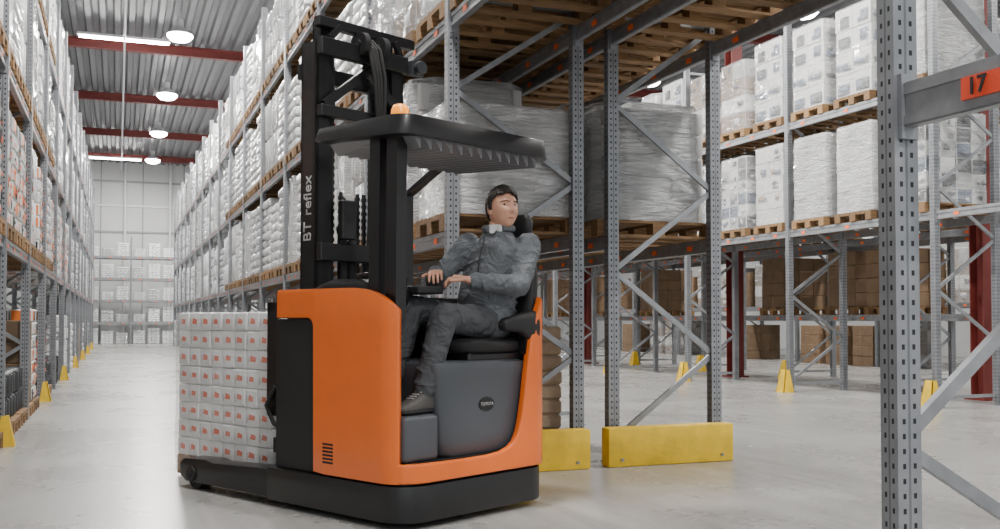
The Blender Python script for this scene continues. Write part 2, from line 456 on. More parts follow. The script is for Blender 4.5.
# ------------------------------------------------------------------ pallets and loads
b = MB()
for i in range(7): b.box(-0.6, 0.6, -0.4+i*0.1165, -0.4+i*0.1165+0.1, 0.122, 0.144)
for xx in (-0.6, -0.06, 0.48): b.box(xx, xx+0.12, -0.4, 0.4, 0.1, 0.122)
for xx in (-0.6, -0.06, 0.48):
    for yy in (-0.4, -0.06, 0.28): b.box(xx, xx+0.12, yy, yy+0.12, 0.022, 0.1)
for yy in (-0.4, -0.06, 0.28): b.box(-0.6, 0.6, yy, yy+0.12, 0, 0.022)
PAL = b.mesh("pallet", [M_WOOD], smooth=False)

def grid_load(nx, ny, nz, H, mats, bev=0.02, jit=0.006, W=1.12, D=0.78, labels=None, fl=False, prob=0.8, big=False, fm=None):
    b = MB()
    sx, sy, sz = W/nx, D/ny, H/nz
    for k in range(nz):
        for i in range(nx):
            for j in range(ny):
                if 0 < i < nx-1 and 0 < j < ny-1 and k < nz-1: continue
                dx, dy = random.uniform(-jit, jit), random.uniform(-jit, jit)
                x = -W/2+i*sx+dx; y = -D/2+j*sy+dy; z = k*sz
                b.box(x+0.003, x+sx-0.003, y+0.003, y+sy-0.003, z+0.001, z+sz-0.001, random.randrange(len(mats)))
    me = b.mesh("wrapped_load", mats, bevel=bev, seg=2 if bev > 0.03 else 1)
    if labels:
        lb = MB()
        def rl(axis, c, s_, k):
            h0 = k*sz
            for q in range(random.choice((1, 2, 2, 3))):
                a0 = random.uniform(-0.42, 0.1 if not big else -0.25); a1 = a0 + random.uniform(0.15, 0.5) + (0.25 if big else 0); a1 = min(a1, 0.44)
                z0 = random.uniform(0.08, 0.6 if not big else 0.35); z1 = min(0.9, z0+random.uniform(0.08, 0.4)+(0.12 if big else 0)); mi = random.randrange(len(labels))
                if axis == 'x':
                    xx = s_*(W/2+jit+0.003+0.001*q); lb.box(min(xx, xx+s_*.001), max(xx, xx+s_*.001), c+a0*sy, c+a1*sy, h0+sz*z0, h0+sz*z1, mi)
                else:
                    yy = s_*(D/2+jit+0.003+0.001*q); lb.box(c+a0*sx, c+a1*sx, min(yy, yy+s_*.001), max(yy, yy+s_*.001), h0+sz*z0, h0+sz*z1, mi)
        for k in range(nz):
            for j in range(ny):
                for s_ in (-1, 1):
                    if random.random() < prob: rl('x', -D/2+(j+0.5)*sy, s_, k)
            for i in range(nx):
                if random.random() < prob: rl('y', -W/2+(i+0.5)*sx, -1, k)
        merge_into(me, lb, labels, len(mats))
    if fl: merge_into(me, film(W+0.05, D+0.05, H+0.01), [fm or M_FILM], len(me.materials))
    return me
def roll_load(nx, ny, nz, H, m, W=1.12, D=0.78):
    b = MB(); sx, sy, sz = W/nx, D/ny, H/nz
    for k in range(nz):
        for i in range(nx):
            for j in range(ny):
                r = min(sx, sy)/2; x = -W/2+(i+.5)*sx+random.uniform(-.008, .008); y = -D/2+(j+.5)*sy+random.uniform(-.008, .008); z = k*sz
                b.tube([(x,y,z+.001),(x,y,z+.03),(x,y,z+sz*.5),(x,y,z+sz-.04),(x,y,z+sz-.002)], [r*.82, r, r*.97, r, r*.7], 12)
    return b.mesh("wrapped_load", [m], ang=60)
def round_load(H):
    """soft goods bundled under thick clear film with rounded corners and sagging top"""
    b = MB(); nz = 5; sz = H/nz
    for k in range(nz):
        for i in range(3):
            for j in range(2):
                x0 = -.5+i*.335; y0 = -.34+j*.345
                b.box(x0, x0+.325, y0, y0+.335, k*sz+.002, (k+1)*sz-.004, random.choice((0, 0, 1, 2)))
    me = b.mesh("wrapped_load", [M_WHITEB, M_GOODS, M_GOODST], bevel=.03, seg=2, ang=50)
    f = film(1.16, 0.82, H+0.04, amp=0.012, r=0.2, taper=0.05)
    nn = len(f.v)//15; top = len(f.v); f.v.append(Vector((0, 0, H+.01)))
    for i in range(nn): f.face([14*nn+i, 14*nn+(i+1) % nn, top])
    merge_into(me, f, [M_FILMD], 3)
    return me
def sack_load(nz, H, mats):
    b = MB(); sz = H/nz
    for k in range(nz):
        if k % 2: cells = [(-0.28, -0.2, .56, .38), (0.28, -0.2, .56, .38), (-0.28, 0.2, .56, .38), (0.28, 0.2, .56, .38)]
        else: cells = [(-0.38, 0, .37, .78), (0, 0, .37, .78), (0.38, 0, .37, .78)]
        for cx, cy, w, d in cells:
            cx += random.uniform(-.012, .012); cy += random.uniform(-.01, .01)
            b.box(cx-w/2, cx+w/2, cy-d/2, cy+d/2, k*sz+0.001, (k+1)*sz+.002, 0)
    return b.mesh("wrapped_load", mats, bevel=min(sz*.4, .06), seg=3, ang=60)
M_ORP = mat("orange_pack", (0.8, 0.2, 0.03), 0.4)
LM = {
 'sack': (sack_load(9, 1.3, [M_WRAP]), "white plastic-wrapped stack of sacks on a pallet"),
 'sack2': (sack_load(7, 1.12, [M_WRAP]), "low white wrapped stack of sacks on a pallet"),
 'roll': (roll_load(4, 3, 2, 1.34, M_WRAP), "upright white rolls wrapped together on a pallet"),
 'roll2': (roll_load(5, 3, 3, 1.2, M_WRAP), "small white upright rolls packed tightly in layers"),
 'box': (grid_load(3, 2, 4, 1.38, [M_WHITEB], bev=.01, labels=[M_BLUEL, M_DARKL, M_BLUEL, M_GOODST], fl=True, big=True, prob=.95), "white cartons with dark blue print under clear film"),
 'boxd': (grid_load(4, 3, 6, 1.3, [M_WHITEB, M_BLUEL, M_GOODST, M_WHITEB, M_DARKL], bev=.01, labels=[M_WHITEB, M_DARKL, M_BLUEL], fl=True, prob=.7), "black blue and white small cartons under clear film"),
 'boxm': (grid_load(3, 2, 5, 1.35, [M_WHITEB, M_GOODS], bev=.01, labels=[M_TANL, M_BLUEL, M_DARKL], fl=True, prob=.8), "pale cartons with tan and dark print under clear film"),
 'boxg': (grid_load(3, 2, 4, 1.25, [M_GOODST, M_GOODS, M_BROWN], bev=.01, labels=[M_WHITEB, M_DARKL, M_BLUEL], fl=True, prob=.6), "mixed grey and brown cartons under clear film"),
 'red': (grid_load(4, 3, 7, 1.2, [M_WHITEB, M_DARKL, M_ORP, M_WHITEB], bev=.02, labels=[M_REDL, M_DARKL, M_REDL]), "white orange and black packs stacked on a pallet"),
 'plain': (grid_load(3, 2, 5, 1.3, [M_WRAP], bev=0.03), "plain white cartons under stretch film on a pallet"),
 'drum': (round_load(1.0), "soft pale goods bundled under shiny clear stretch film"),
 'drum2': (round_load(1.3), "tall pale goods bundled under shiny clear stretch film"),
 'greybox': (grid_load(3, 3, 4, 1.34, [M_GOODS, M_GOODST, M_WHITEB], bev=0.012, fl=True, fm=M_FILMD), "pale cartons under shiny translucent stretch film"),
 'greylow': (grid_load(3, 2, 3, 0.9, [M_GOODS, M_WHITEB], bev=0.012, fl=True, labels=[M_GOODST], prob=.5, fm=M_FILMD), "low pale cartons under shiny translucent stretch film"),
 'brown': (grid_load(3, 2, 4, 1.05, [M_BROWN], bev=0.01), "brown cardboard cartons stacked on a pallet"),
 'beige': (grid_load(5, 4, 8, 1.0, [M_BEIGE], bev=0.022, jit=.004), "neatly layered small beige-brown packs on a pallet"),
 'black': (roll_load(4, 3, 2, 0.5, M_DGREY), "short stack of dark grey drums on a pallet"),
}
NAMES = {'brown': 'carton_stack', 'box': 'carton_stack', 'boxm': 'carton_stack', 'boxg': 'carton_stack', 'boxd': 'carton_stack', 'red': 'carton_stack', 'plain': 'carton_stack', 'beige': 'pack_stack', 'sack': 'sack_stack', 'sack2': 'sack_stack', 'black': 'drum_stack', 'roll': 'roll_stack', 'roll2': 'roll_stack'}
def put(kind, x, y, z, rz=0, group="wrapped goods on the rack", pal=True):
    me, lab = LM[kind]
    if pal:
        p = mkobj("pallet", PAL, None, (x, y, z)); p.rotation_euler = (0, 0, rz)
        tag(p, "wooden pallet carrying goods", "pallet", "wooden pallets"); z += 0.144
    o = mkobj(NAMES.get(kind, 'wrapped_load'), me, None, (x, y, z + 0.001)); o.rotation_euler = (0, 0, rz + random.uniform(-.015, .015))
    tag(o, lab, "pallet load", group)
WH = ['sack', 'roll', 'roll2', 'sack', 'plain', 'sack2', 'roll', 'greybox']
def slots(y, bay, n): return [y + bay*(k+0.5)/n for k in range(n)]
for i in range(1, len(ysA)-1):
    for lv in LV:
        for q, y in enumerate(slots(ysA[i], BAY, 3)):
            if lv == LV[0] and i == 1: kd = ['greylow', 'drum2', 'greybox'][q]
            elif lv == LV[0] and i < 4: kd = random.choice(['sack', 'roll', 'drum2'])
            elif lv == LV[1] and i == 1: kd = random.choice(['greybox', 'boxg', 'drum2'])
            else: kd = random.choice(WH)
            put(kd, 3.04, y, lv, pal=(y < 25), group="white goods along the aisle racks")
    if i > 2:
        for y in slots(ysA[i], BAY, 3):
            if random.random() < 0.55: put(random.choice(['sack2', 'brown', 'plain', 'roll2']), 3.04, y, 0, pal=(y < 20), group="floor level goods under the racks")
for x, kinds in ((3.04, ['box', 'greybox', 'boxm']), (4.42, ['greybox', 'boxm', 'drum'])):
    for y in slots(2.7, 4.9, 5):
        put(random.choice(kinds), x, y, LV[1], group="goods on the bridge level")
put('beige', 3.0, 8.2, 0, group="floor level goods under the racks")
put('beige', 3.0, 9.1, 0, group="floor level goods under the racks")
put('brown', 3.0, 10.0, 0, group="floor level goods under the racks")
for i in range(1, 9):
    for lv in LV[:2]:
        for q, y in enumerate(slots(ysA[i], BAY, 3)):
            kd = ['drum', 'drum', 'greylow'][q] if (i <= 2 and lv < 2) else random.choice(['greybox', 'drum2', 'box', 'plain', 'boxg'])
            put(kd, 4.42, y, lv, group="goods on the second rack row")
for i in range(len(ysL)-1):
    for lv in [2.0, 3.72, 5.4]:
        for q, y in enumerate(slots(ysL[i], BAY, 3)):
            kd = random.choice(WH)
            if lv == 2.0 and y < 24: kd = 'red' if q % 2 == 0 else random.choice(['sack', 'roll', 'red'])
            if y < 8: continue
            put(kd, -1.6, y, lv, pal=(y < 18), group="white goods along the aisle racks")
    for y in slots(ysL[i], BAY, 3):
        if y < 8: continue
        if random.random() < 0.75: put(random.choice(['black', 'black', 'brown', 'black', 'black', 'red'] if y < 22 else ['sack2', 'plain', 'black', 'brown']), -1.6, y, 0, pal=(y < 18), group="floor level goods under the racks")
for i in range(1, len(ysR)-1):
    for lv in (2.7, 4.5):
        for y in slots(ysR[i], 3.2, 3):
            put(random.choice(['box', 'boxm', 'greybox', 'boxd', 'boxg', 'drum2', 'boxd', 'box']), 11.05, y, lv, group="cartons on the far racks")
    if i < 7:
        for lv in (1.3, 2.7, 4.5):
            for y in slots(ysR[i], 3.2, 3):
                if random.random() < (0.35 if lv < 2 else 0.6): put(random.choice(['greybox', 'plain', 'boxd']) if lv > 2 else 'brown', 13.45, y, lv, group="cartons on the far racks")
    for lv in (0, 1.6, 3.2):
        for y in slots(ysR[i], 3.2, 3):
            if random.random() < 0.65: put(random.choice(['brown', 'brown', 'boxg']) if lv < 3 else random.choice(['brown', 'plain', 'greylow']), 18.55, y, lv, pal=False, group="brown cartons on the side racks")
for i in range(3):
    for lv in (0, 1.1, 2.2, 3.3, 4.4):
        for x in (0.4, 1.1, 1.8):
            me, lab = LM[random.choice(['plain', 'sack2'])]
            o = mkobj("carton_stack", me, None, (5.0-(2.2*i+x), 54.0, lv+0.002)); o.scale = (0.5, 1, random.choice((.35, .5, .6)))
            tag(o, "white parcels on the cross rack", "pallet load", "parcels on the end rack")

# ------------------------------------------------------------------ lamps
b = MB(); b.tube([(0,0,0.32),(0,0,0.1),(0,0,0.08)], [0.09, 0.1, 0.12], 20)
b.tube([(0,0,0.1),(0,0,0.02),(0,0,-0.12)], [0.1, 0.24, 0.34], 24, caps=False); b.tube([(0,0,0.32),(0,0,0.55)], 0.012, 8)
HB = b.mesh("lamp_housing", [M_HOUSING])
b = MB(); b.tube([(0,0,-0.1),(0,0,-0.16),(0,0,-0.26),(0,0,-0.3)], [0.33, 0.34, 0.24, 0.08], 24); HL = b.mesh("lamp_lens", [M_GLOW])  # glowing lens made larger, its shape standing in for lamp glare
def area(parent, loc, sx, sy, power, col=(1, 0.97, 0.93)):
    l = bpy.data.lights.new("lamp_light", 'AREA'); l.shape = 'RECTANGLE'; l.size = sx; l.size_y = sy; l.energy = power; l.color = col
    o = bpy.data.objects.new("lamp_light", l); COL.objects.link(o); o.parent = parent; o.location = loc
for x in (1.5, 7.6, 16):
    for y in (-2.5, 5.5, 13, 20.5, 28.3, 36, 43.5, 51):  # lamps behind the camera are unseen, added to light the truck
        if x == 16 and y in (-2.5, 43.5, 51): continue
        e = empty("high_bay_lamp", loc=(x, y, 9.05)); tag(e, "round metal high bay lamp hanging under the roof", "lamp", "high bay lamps")
        mkobj("lamp_housing", HB, e); mkobj("lamp_lens", HL, e)
        area(e, (0, 0, -0.32), 0.6, 0.6, 680)
b = MB(); b.box(-1.25, 1.25, -0.09, 0.09, 0, 0.07)
TH_ = b.mesh("lamp_housing", [M_HOUSING]); b = MB(); b.tube([(-1.2, 0, -0.04), (1.2, 0, -0.04)], 0.04, 10); TT = b.mesh("fluorescent_tube", [M_GLOW])
for (x, y) in [(0.1, 30.3), (-0.2, 53), (5.5, 22), (5.5, 34), (8.5, 12), (9, 27), (6.5, 45)]:
    e = empty("strip_lamp", loc=(x, y, 9.23)); tag(e, "long fluorescent strip lamp under the roof", "lamp", "fluorescent strip lamps")
    mkobj("lamp_housing", TH_, e); mkobj("fluorescent_tube", TT, e)
    area(e, (0, 0, -0.09), 2.4, 0.15, 250)

w = bpy.data.worlds.new("world"); SC.world = w; w.use_nodes = True
w.node_tree.nodes["Background"].inputs[0].default_value = (0.95, 0.98, 1.0, 1)
w.node_tree.nodes["Background"].inputs[1].default_value = 1.15

# ------------------------------------------------------------------ TRUCK  (local: x = fork direction, v = -y)
ANG = math.radians(116.9)
ct, st = math.cos(TH), math.sin(TH)
def cam2w(xc, z): return (xc*ct + z*st, -xc*st + z*ct)
bx, by = cam2w(-0.545, 5.64)
TM = Matrix.Translation((bx, by, 0)) @ Matrix.Rotation(ANG, 4, 'Z')
truck = empty("reach_truck", TM)
tag(truck, "orange and black reach truck with raised mast and overhead guard", "forklift")
def T(b, name, mats, parent=truck, **k):
    k.setdefault('flip', True)
    return b.obj(name, mats, parent, **k)
def arc(cx, cy, r, a0, a1, n=8):
    return [(cx+r*math.cos(math.radians(a0+(a1-a0)*i/n)), cy+r*math.sin(math.radians(a0+(a1-a0)*i/n))) for i in range(n+1)]
R = 0.2
poly = arc(R, R, R, 270, 180) + arc(R, 1.32-R, R, 180, 90) + [(1.32, 1.32), (1.32, 0)]
b = MB(); b.prism(poly, 0.035, 0.25); T(b, "base_skirt", [M_BLACK], bevel=0.02, seg=2)
for v0 in (0.0, 1.15):
    b = MB()
    prof = [(1.3, 0.05), (2.3, 0.05), (2.38, 0.09), (2.39, 0.17), (2.32, 0.215), (2.05, 0.225), (1.95, 0.21), (1.3, 0.24)]
    nb = len(b.v); npf = len(prof)
    for vv in (v0, v0+0.17):
        for (uu, zz) in prof: b.v.append(Vector((uu, vv, zz)))
    b.face(list(range(nb, nb+npf))); b.face(list(range(nb+npf, nb+2*npf))[::-1])
    for k in range(npf):
        k2 = (k+1) % npf; b.face([nb+k, nb+k2, nb+npf+k2, nb+npf+k])
    T(b, "support_leg", [M_BLACK], bevel=0.015, seg=2)
    b = MB(); b.tube([(2.22, v0+0.03, 0.1), (2.22, v0+0.14, 0.1)], 0.1, 24); T(b, "load_wheel", [M_RUBBER])
    b = MB(); b.tube([(2.22, v0-0.012, 0.11), (2.22, v0+0.0, 0.11)], 0.055, 20); b.tube([(2.22, v0-0.02, 0.11), (2.22, v0-0.012, 0.11)], 0.02, 12); T(b, "wheel_hub", [M_BLACKM])
b = MB(); b.tube([(0.35, 0.3, 0.13), (0.35, 0.42, 0.13)], 0.13, 24); T(b, "drive_wheel", [M_RUBBER])
def shell(path, name, thick=0.05, mats=[M_ORANGE], rows=6, parent=truck):
    b = MB()
    for (u, v, z0, z1) in path:
        for r in range(rows+1): b.v.append(Vector((u, v, z0+(z1-z0)*r/rows)))
    for i in range(len(path)-1):
        for r in range(rows):
            a = i*(rows+1)+r; b.face([a, a+rows+1, a+rows+2, a+1])
    o = T(b, name, mats, parent)
    sd = o.modifiers.new("s", 'SOLIDIFY'); sd.thickness = thick; sd.offset = 0
    bv = o.modifiers.new("b", 'BEVEL'); bv.width = 0.012; bv.segments = 2; bv.limit_method = 'ANGLE'; bv.angle_limit = math.radians(50)
    bake(o)
    for p in o.data.polygons: p.use_smooth = True
    o.data.set_sharp_from_angle(angle=math.radians(40))
    return o
def ztop(u):
    if u > 0.48: return 1.392
    t = (0.48-u)/0.42; return 1.392 - 0.21*(1-math.sqrt(max(0, 1-t*t)))
path = []
for u in [1.2, 1.18, 1.1, 1.0, 0.92]: path.append((u, 0.02, 1.215, 1.392 if u < 1.19 else 1.37))
for i in range(7):
    t = i/6*pi/2; path.append((0.88-0.06*math.sin(t), 0.02, 1.155+0.06*math.cos(t), 1.392))
path.append((0.812, 0.02, 0.27, 1.392))
for u in [0.7, 0.55, 0.45, 0.38, 0.33, 0.28, 0.24, 0.2]: path.append((u, 0.02, 0.262, ztop(u)))
for (u, v) in arc(0.2, 0.2, 0.18, 270, 232, 6)[1:]: path.append((u, v, 0.262, ztop(u)))
shell(path, "side_panel")
b = MB()
for k in range(6): b.box(0.62, 0.72, -0.007, -0.004, 0.33+k*0.022, 0.342+k*0.022)
T(b, "vent_grille", [M_BLACKM])
b = MB(); b.prism([(0.8, 0.03), (1.26, 0.03), (1.26, 1.29), (0.66, 1.29), (0.66, 0.6), (0.8, 0.5)], 0.25, 1.21); T(b, "motor_cover", [M_BLACKM], bevel=0.02, seg=2)
b = MB(); b.prism([(0.6, 0.06), (1.2, 0.06), (1.2, 1.28), (0.6, 1.28)], 1.2, 1.35); T(b, "dashboard_body", [M_BLACKM], bevel=0.03, seg=2)
path = []
for (u, v) in arc(0.2, 0.2, 0.185, 236, 180, 5): path.append((u, v, 0.262, 0.375))
for v, z in [(0.3, .372), (0.5, .37), (0.7, .372), (0.82, .382), (0.9, .405), (0.95, .44), (0.985, .5), (1.01, .58), (1.035, .7), (1.06, .86), (1.085, 1.0), (1.11, 1.12)]:
    path.append((0.015, v, 0.262, z))
zz = [1.22, 1.28, 1.315, 1.335, 1.35, 1.355, 1.36, 1.36]
for (u, v), z in zip(arc(0.17, 1.15, 0.155, 180, 90, 7), zz): path.append((u, v, 0.262, z))
for u in (0.4, 0.65): path.append((u, 1.305, 0.262, 1.36))
shell(path, "rear_panel", thick=0.045)
b = MB(); b.box(0.06, 0.8, 0.06, 1.27, 0.25, 0.375); T(b, "cab_floor", [M_BLACKM])
b = MB(); b.box(0.06, 0.62, 0.07, 0.345, 0.375, 0.645); T(b, "foot_step", [M_GREYP], bevel=0.035, seg=4)
b = MB(); b.box(0.11, 0.58, 0.11, 0.31, 0.64, 0.65); T(b, "step_mat", [M_BLACKM])
b = MB(); S = []
for z, v0, v1, u0 in [(0.378, .40, 1.07, .08), (0.40, .375, 1.09, .065), (0.5, .36, 1.1, .055), (0.7, .34, 1.12, .05), (0.85, .32, 1.14, .045), (0.9, .305, 1.145, .035), (0.935, .31, 1.14, .04), (0.95, .34, 1.1, .075)]:
    S.append((((u0+.62)/2, (v0+v1)/2, z), ((.62-u0)/2, 0, 0), (0, (v1-v0)/2, 0)))
b.loft(S, 72, e=9); T(b, "battery_box", [M_GREYP], ang=50)
b = MB(); b.loft([((0.06, 0.74, 0.68), (0, 0.07, 0), (0, 0, 0.045)), ((0.045, 0.74, 0.68), (0, 0.068, 0), (0, 0, 0.043))], 32)
T(b, "badge", [M_BLACK])
place_text("badge_lettering", "TOYOTA", 0.028, truck, (0.0425, -0.74, 0.68), (0, -1, 0), (0, 0, 1), mat("badge_grey", (.4,.4,.4), .5))
# seat
seat = empty("operator_seat"); seat.parent = truck
b = MB(); b.box(0.08, 0.54, 0.62, 1.12, 0.94, 1.0); T(b, "seat_base", [M_BLACK], seat, bevel=0.015)
b = MB(); b.loft([((0.31, 0.86, 0.99), (0.22, 0, 0), (0, 0.27, 0)), ((0.31, 0.86, 1.01), (0.25, 0, 0), (0, 0.3, 0)), ((0.31, 0.86, 1.06), (0.255, 0, 0), (0, 0.3, 0)), ((0.31, 0.87, 1.085), (0.22, 0, 0), (0, 0.27, 0))], 36, e=4)
T(b, "seat_cushion", [M_BLACKM], seat, ang=60)
b = MB(); S = []
for z, a, c, v in [(1.02, .2, .04, 1.2), (1.06, .23, .055, 1.2), (1.3, .235, .06, 1.24), (1.48, .22, .055, 1.272), (1.6, .18, .05, 1.295), (1.66, .13, .035, 1.3)]:
    S.append(((0.31, v, z), (a, 0, 0), (0, c, 0)))
b.loft(S, 32, e=3); T(b, "backrest", [M_BLACKM], seat, ang=60)
b = MB(); S = []
for z, a, c in [(1.74, .08, .025), (1.76, .11, .038), (1.87, .11, .042), (1.91, .08, .025)]: S.append(((0.27, 1.3, z), (a, 0, 0), (0, c, 0)))
b.loft(S, 28, e=3); b.box(0.24, 0.26, 1.29, 1.305, 1.62, 1.78); b.box(0.3, 0.32, 1.29, 1.305, 1.62, 1.78); T(b, "headrest", [M_BLACKM], seat, ang=60)
b = MB(); S = []
for v, a, c, z in [(0.86, .03, .025, 1.17), (0.88, .04, .04, 1.17), (1.02, .045, .06, 1.18), (1.12, .04, .1, 1.16), (1.19, .035, .11, 1.15), (1.22, .02, .07, 1.15)]:
    S.append(((0.03, v, z), (a, 0, 0), (0, 0, c)))
b.loft(S, 24, e=3); T(b, "armrest", [M_BLACKM], seat, ang=60)
b = MB(); b.box(0.02, 0.12, 1.08, 1.16, 0.98, 1.12); T(b, "armrest_bracket", [M_BLACK], seat)
# control console
b = MB(); S = []
for u, v0, v1, z0, z1 in [(0.3, .14, .3, 1.33, 1.39), (0.34, .1, .36, 1.29, 1.42), (0.5, .07, .40, 1.29, 1.45), (0.8, .07, .46, 1.3, 1.46), (0.95, .1, .4, 1.3, 1.42)]:
    S.append(((u, (v0+v1)/2, (z0+z1)/2), (0, (v1-v0)/2, 0), (0, 0, (z1-z0)/2)))
b.loft(S, 24, e=3.5); T(b, "control_console", [M_BLACKM], ang=60)
b = MB(); b.box(0.24, 0.62, 0.34, 0.56, 1.36, 1.41); T(b, "armrest_console", [M_BLACKM], bevel=0.015, seg=3)
for u in (0.44, 0.5, 0.56):
    b = MB(); b.tube([(u, 0.42, 1.41), (u, 0.42, 1.455)], [0.008, 0.012], 10); b.ball((u, 0.42, 1.46), 0.015, 10); T(b, "control_lever", [M_BLACK])
b = MB(); b.tube([(0.5, 0.2, 1.42), (0.5, 0.22, 1.46)], 0.02, 12)
for k in range(20):
    a0, a1 = 2*pi*k/20, 2*pi*(k+1)/20
    b.tube([(0.5+.1*math.cos(a0), .22+.1*math.sin(a0), 1.475), (0.5+.1*math.cos(a1), .22+.1*math.sin(a1), 1.475)], 0.012, 8)
b.box(0.41, 0.59, 0.21, 0.23, 1.465, 1.48); T(b, "steering_wheel", [M_BLACK])
# overhead guard
Z0, Z1 = 2.265, 2.385
outer = arc(0.12, 0.1, 0.12, 270, 180) + arc(0.14, 1.36-0.14, 0.14, 180, 90) + [(0.8, 1.36), (0.86, 1.3), (0.86, 0.1), (0.8, -0.02)]
gd = empty("overhead_guard"); gd.parent = truck
b = MB()
def band(b, o, zlo, zhi, t):
    n_ = len(o); cx = sum(p[0] for p in o)/n_; cy = sum(p[1] for p in o)/n_
    inn = [(cx+(p[0]-cx)*(1-t), cy+(p[1]-cy)*(1-t)) for p in o]; s = len(b.v)
    for p in o: b.v.append(Vector((p[0], p[1], zlo+0.06*max(0, p[0]-.15))))
    for p in o: b.v.append(Vector((p[0]+(cx-p[0])*0.03, p[1]+(cy-p[1])*0.03, zhi)))
    for p in inn: b.v.append(Vector((p[0], p[1], zhi)))
    for p in inn: b.v.append(Vector((p[0], p[1], zlo+0.06*max(0, p[0]-.15))))
    for k in range(n_):
        k2 = (k+1) % n_
        for q in range(4):
            q2 = (q+1) % 4; b.face([s+q*n_+k, s+q*n_+k2, s+q2*n_+k2, s+q2*n_+k])
band(b, outer, Z0, Z1, 0.16); T(b, "guard_frame", [M_BLACK], gd, bevel=0.008, seg=2)
for k in range(13):
    v = 0.1 + k*0.087
    b = MB(); b.hull8([(0.05, v, 2.3), (0.8, v, 2.3), (0.8, v+0.01, 2.3), (0.05, v+0.01, 2.3), (0.05, v+0.07, 2.205), (0.8, v+0.07, 2.235), (0.8, v+0.08, 2.235), (0.05, v+0.08, 2.205)])
    nb = len(b.v); b.v += [Vector((0.052, v, 2.3)), Vector((0.052, v+0.082, 2.3)), Vector((0.052, v+0.08, 2.205))]; b.face([nb, nb+1, nb+2])
    T(b, "guard_slat", [M_SLAT], gd, smooth=False)
def pillar(pts, w, d):
    b = MB()
    for (p, q) in zip(pts, pts[1:]):
        b.hull8([(p[0]-w/2,p[1]-d/2,p[2]),(p[0]+w/2,p[1]-d/2,p[2]),(p[0]+w/2,p[1]+d/2,p[2]),(p[0]-w/2,p[1]+d/2,p[2]),
                 (q[0]-w/2,q[1]-d/2,q[2]),(q[0]+w/2,q[1]-d/2,q[2]),(q[0]+w/2,q[1]+d/2,q[2]),(q[0]-w/2,q[1]+d/2,q[2])])
    T(b, "guard_pillar", [M_BLACK], gd)
pillar([(0.2, 0.12, 1.2), (0.19, 0.12, 2.28)], 0.09, 0.08)
pillar([(0.34, 0.1, 1.3), (0.33, 0.1, 2.28)], 0.09, 0.06)
pillar([(1.2, 1.12, 1.2), (1.2, 1.12, 2.1), (0.83, 1.16, 2.32)], 0.07, 0.07)
# beacon
bc = empty("warning_beacon"); bc.parent = truck
b = MB(); b.tube([(0.22, 0.17, 2.38), (0.22, 0.17, 2.41)], 0.06, 20); T(b, "beacon_base", [M_BLACK], bc)
b = MB(); b.tube([(0.22, 0.17, 2.41), (0.22, 0.17, 2.45), (0.22, 0.17, 2.475), (0.22, 0.17, 2.485)], [0.055, 0.053, 0.04, 0.01], 20); T(b, "beacon_lens", [M_LENS], bc, ang=60)
# mast
mast = empty("mast"); mast.parent = truck
def chan(b, u0, u1, v0, v1, z0, z1, t=0.02, openv=1):
    b.box(u0, u1, v0 if openv > 0 else v1-t, v0+t if openv > 0 else v1, z0, z1)
    b.box(u0, u0+t, v0, v1, z0, z1); b.box(u1-t, u1, v0, v1, z0, z1)
for s in (0, 1):
    va, vb = (0.34, 0.45) if s == 0 else (1.02, 1.13)
    b = MB(); chan(b, 1.25, 1.42, va, vb, 0.12, 3.1, openv=1 if s == 0 else -1)
    T(b, "mast_rail", [M_BLACK], mast)
    va, vb = (0.41, 0.5) if s == 0 else (0.97, 1.06)
    b = MB(); chan(b, 1.29, 1.39, va, vb, 0.2, 3.27, t=0.018, openv=1 if s == 0 else -1)
    T(b, "inner_mast_rail", [M_BLACKM], mast)
    va, vb = (0.47, 0.54) if s == 0 else (0.93, 1.0)
    b = MB(); chan(b, 1.33, 1.41, va, vb, 0.2, 3.18, t=0.016, openv=1 if s == 0 else -1)
    T(b, "inner_mast_rail", [M_BLACKM], mast)
def cross(u0, u1, z0, z1, v0=0.34, v1=1.13):
    b = MB(); b.box(u0, u1, v0, v1, z0, z1); T(b, "mast_crossbar", [M_BLACK], mast, bevel=0.006)
cross(1.19, 1.25, 3.0, 3.12); cross(1.22, 1.29, 3.2, 3.27, 0.34, 1.22); cross(1.4, 1.47, 2.86, 2.97); cross(1.19, 1.25, 2.58, 2.66); cross(1.19, 1.25, 1.6, 1.72)
cross(1.21, 1.27, 0.5, 0.6)
for p0, p1, w_ in (((1.22, 0.38, 2.66), (1.22, 0.82, 3.0), .06), ((1.22, 1.09, 2.66), (1.22, 0.74, 3.0), .06), ((1.22, 0.42, 3.12), (1.22, 0.52, 3.22), .04), ((1.22, 1.07, 3.12), (1.22, 1.02, 3.22), .04)):
    b = MB(); b.bar(p0, p1, 0.04, w_); T(b, "mast_bracing", [M_BLACK], mast)
for v, zt in ((0.6, 2.05), (0.9, 2.05), (0.68, 1.95)):
    b = MB(); b.tube([(1.29, v, 0.3), (1.29, v, zt-0.25)], 0.035, 16); b.tube([(1.29, v, zt-0.25), (1.29, v, zt-0.2)], 0.042, 16); b.tube([(1.29, v, zt-0.2), (1.29, v, zt)], 0.022, 14)
    T(b, "hydraulic_cylinder", [M_BLACKM], mast)
for v in (0.55, 0.63, 0.78, 0.84, 0.9):
    b = MB(); zt = 3.05 if v in (0.55, 0.9) else 2.1
    b.box(1.35, 1.37, v, v+0.02, 0.4, zt)
    for q in range(int((zt-1.3)/0.05)): b.box(1.345, 1.375, v-.004, v+0.024, 1.3+q*.05, 1.3+q*.05+.025)
    T(b, "lift_chain", [M_DGREY], mast, smooth=False)
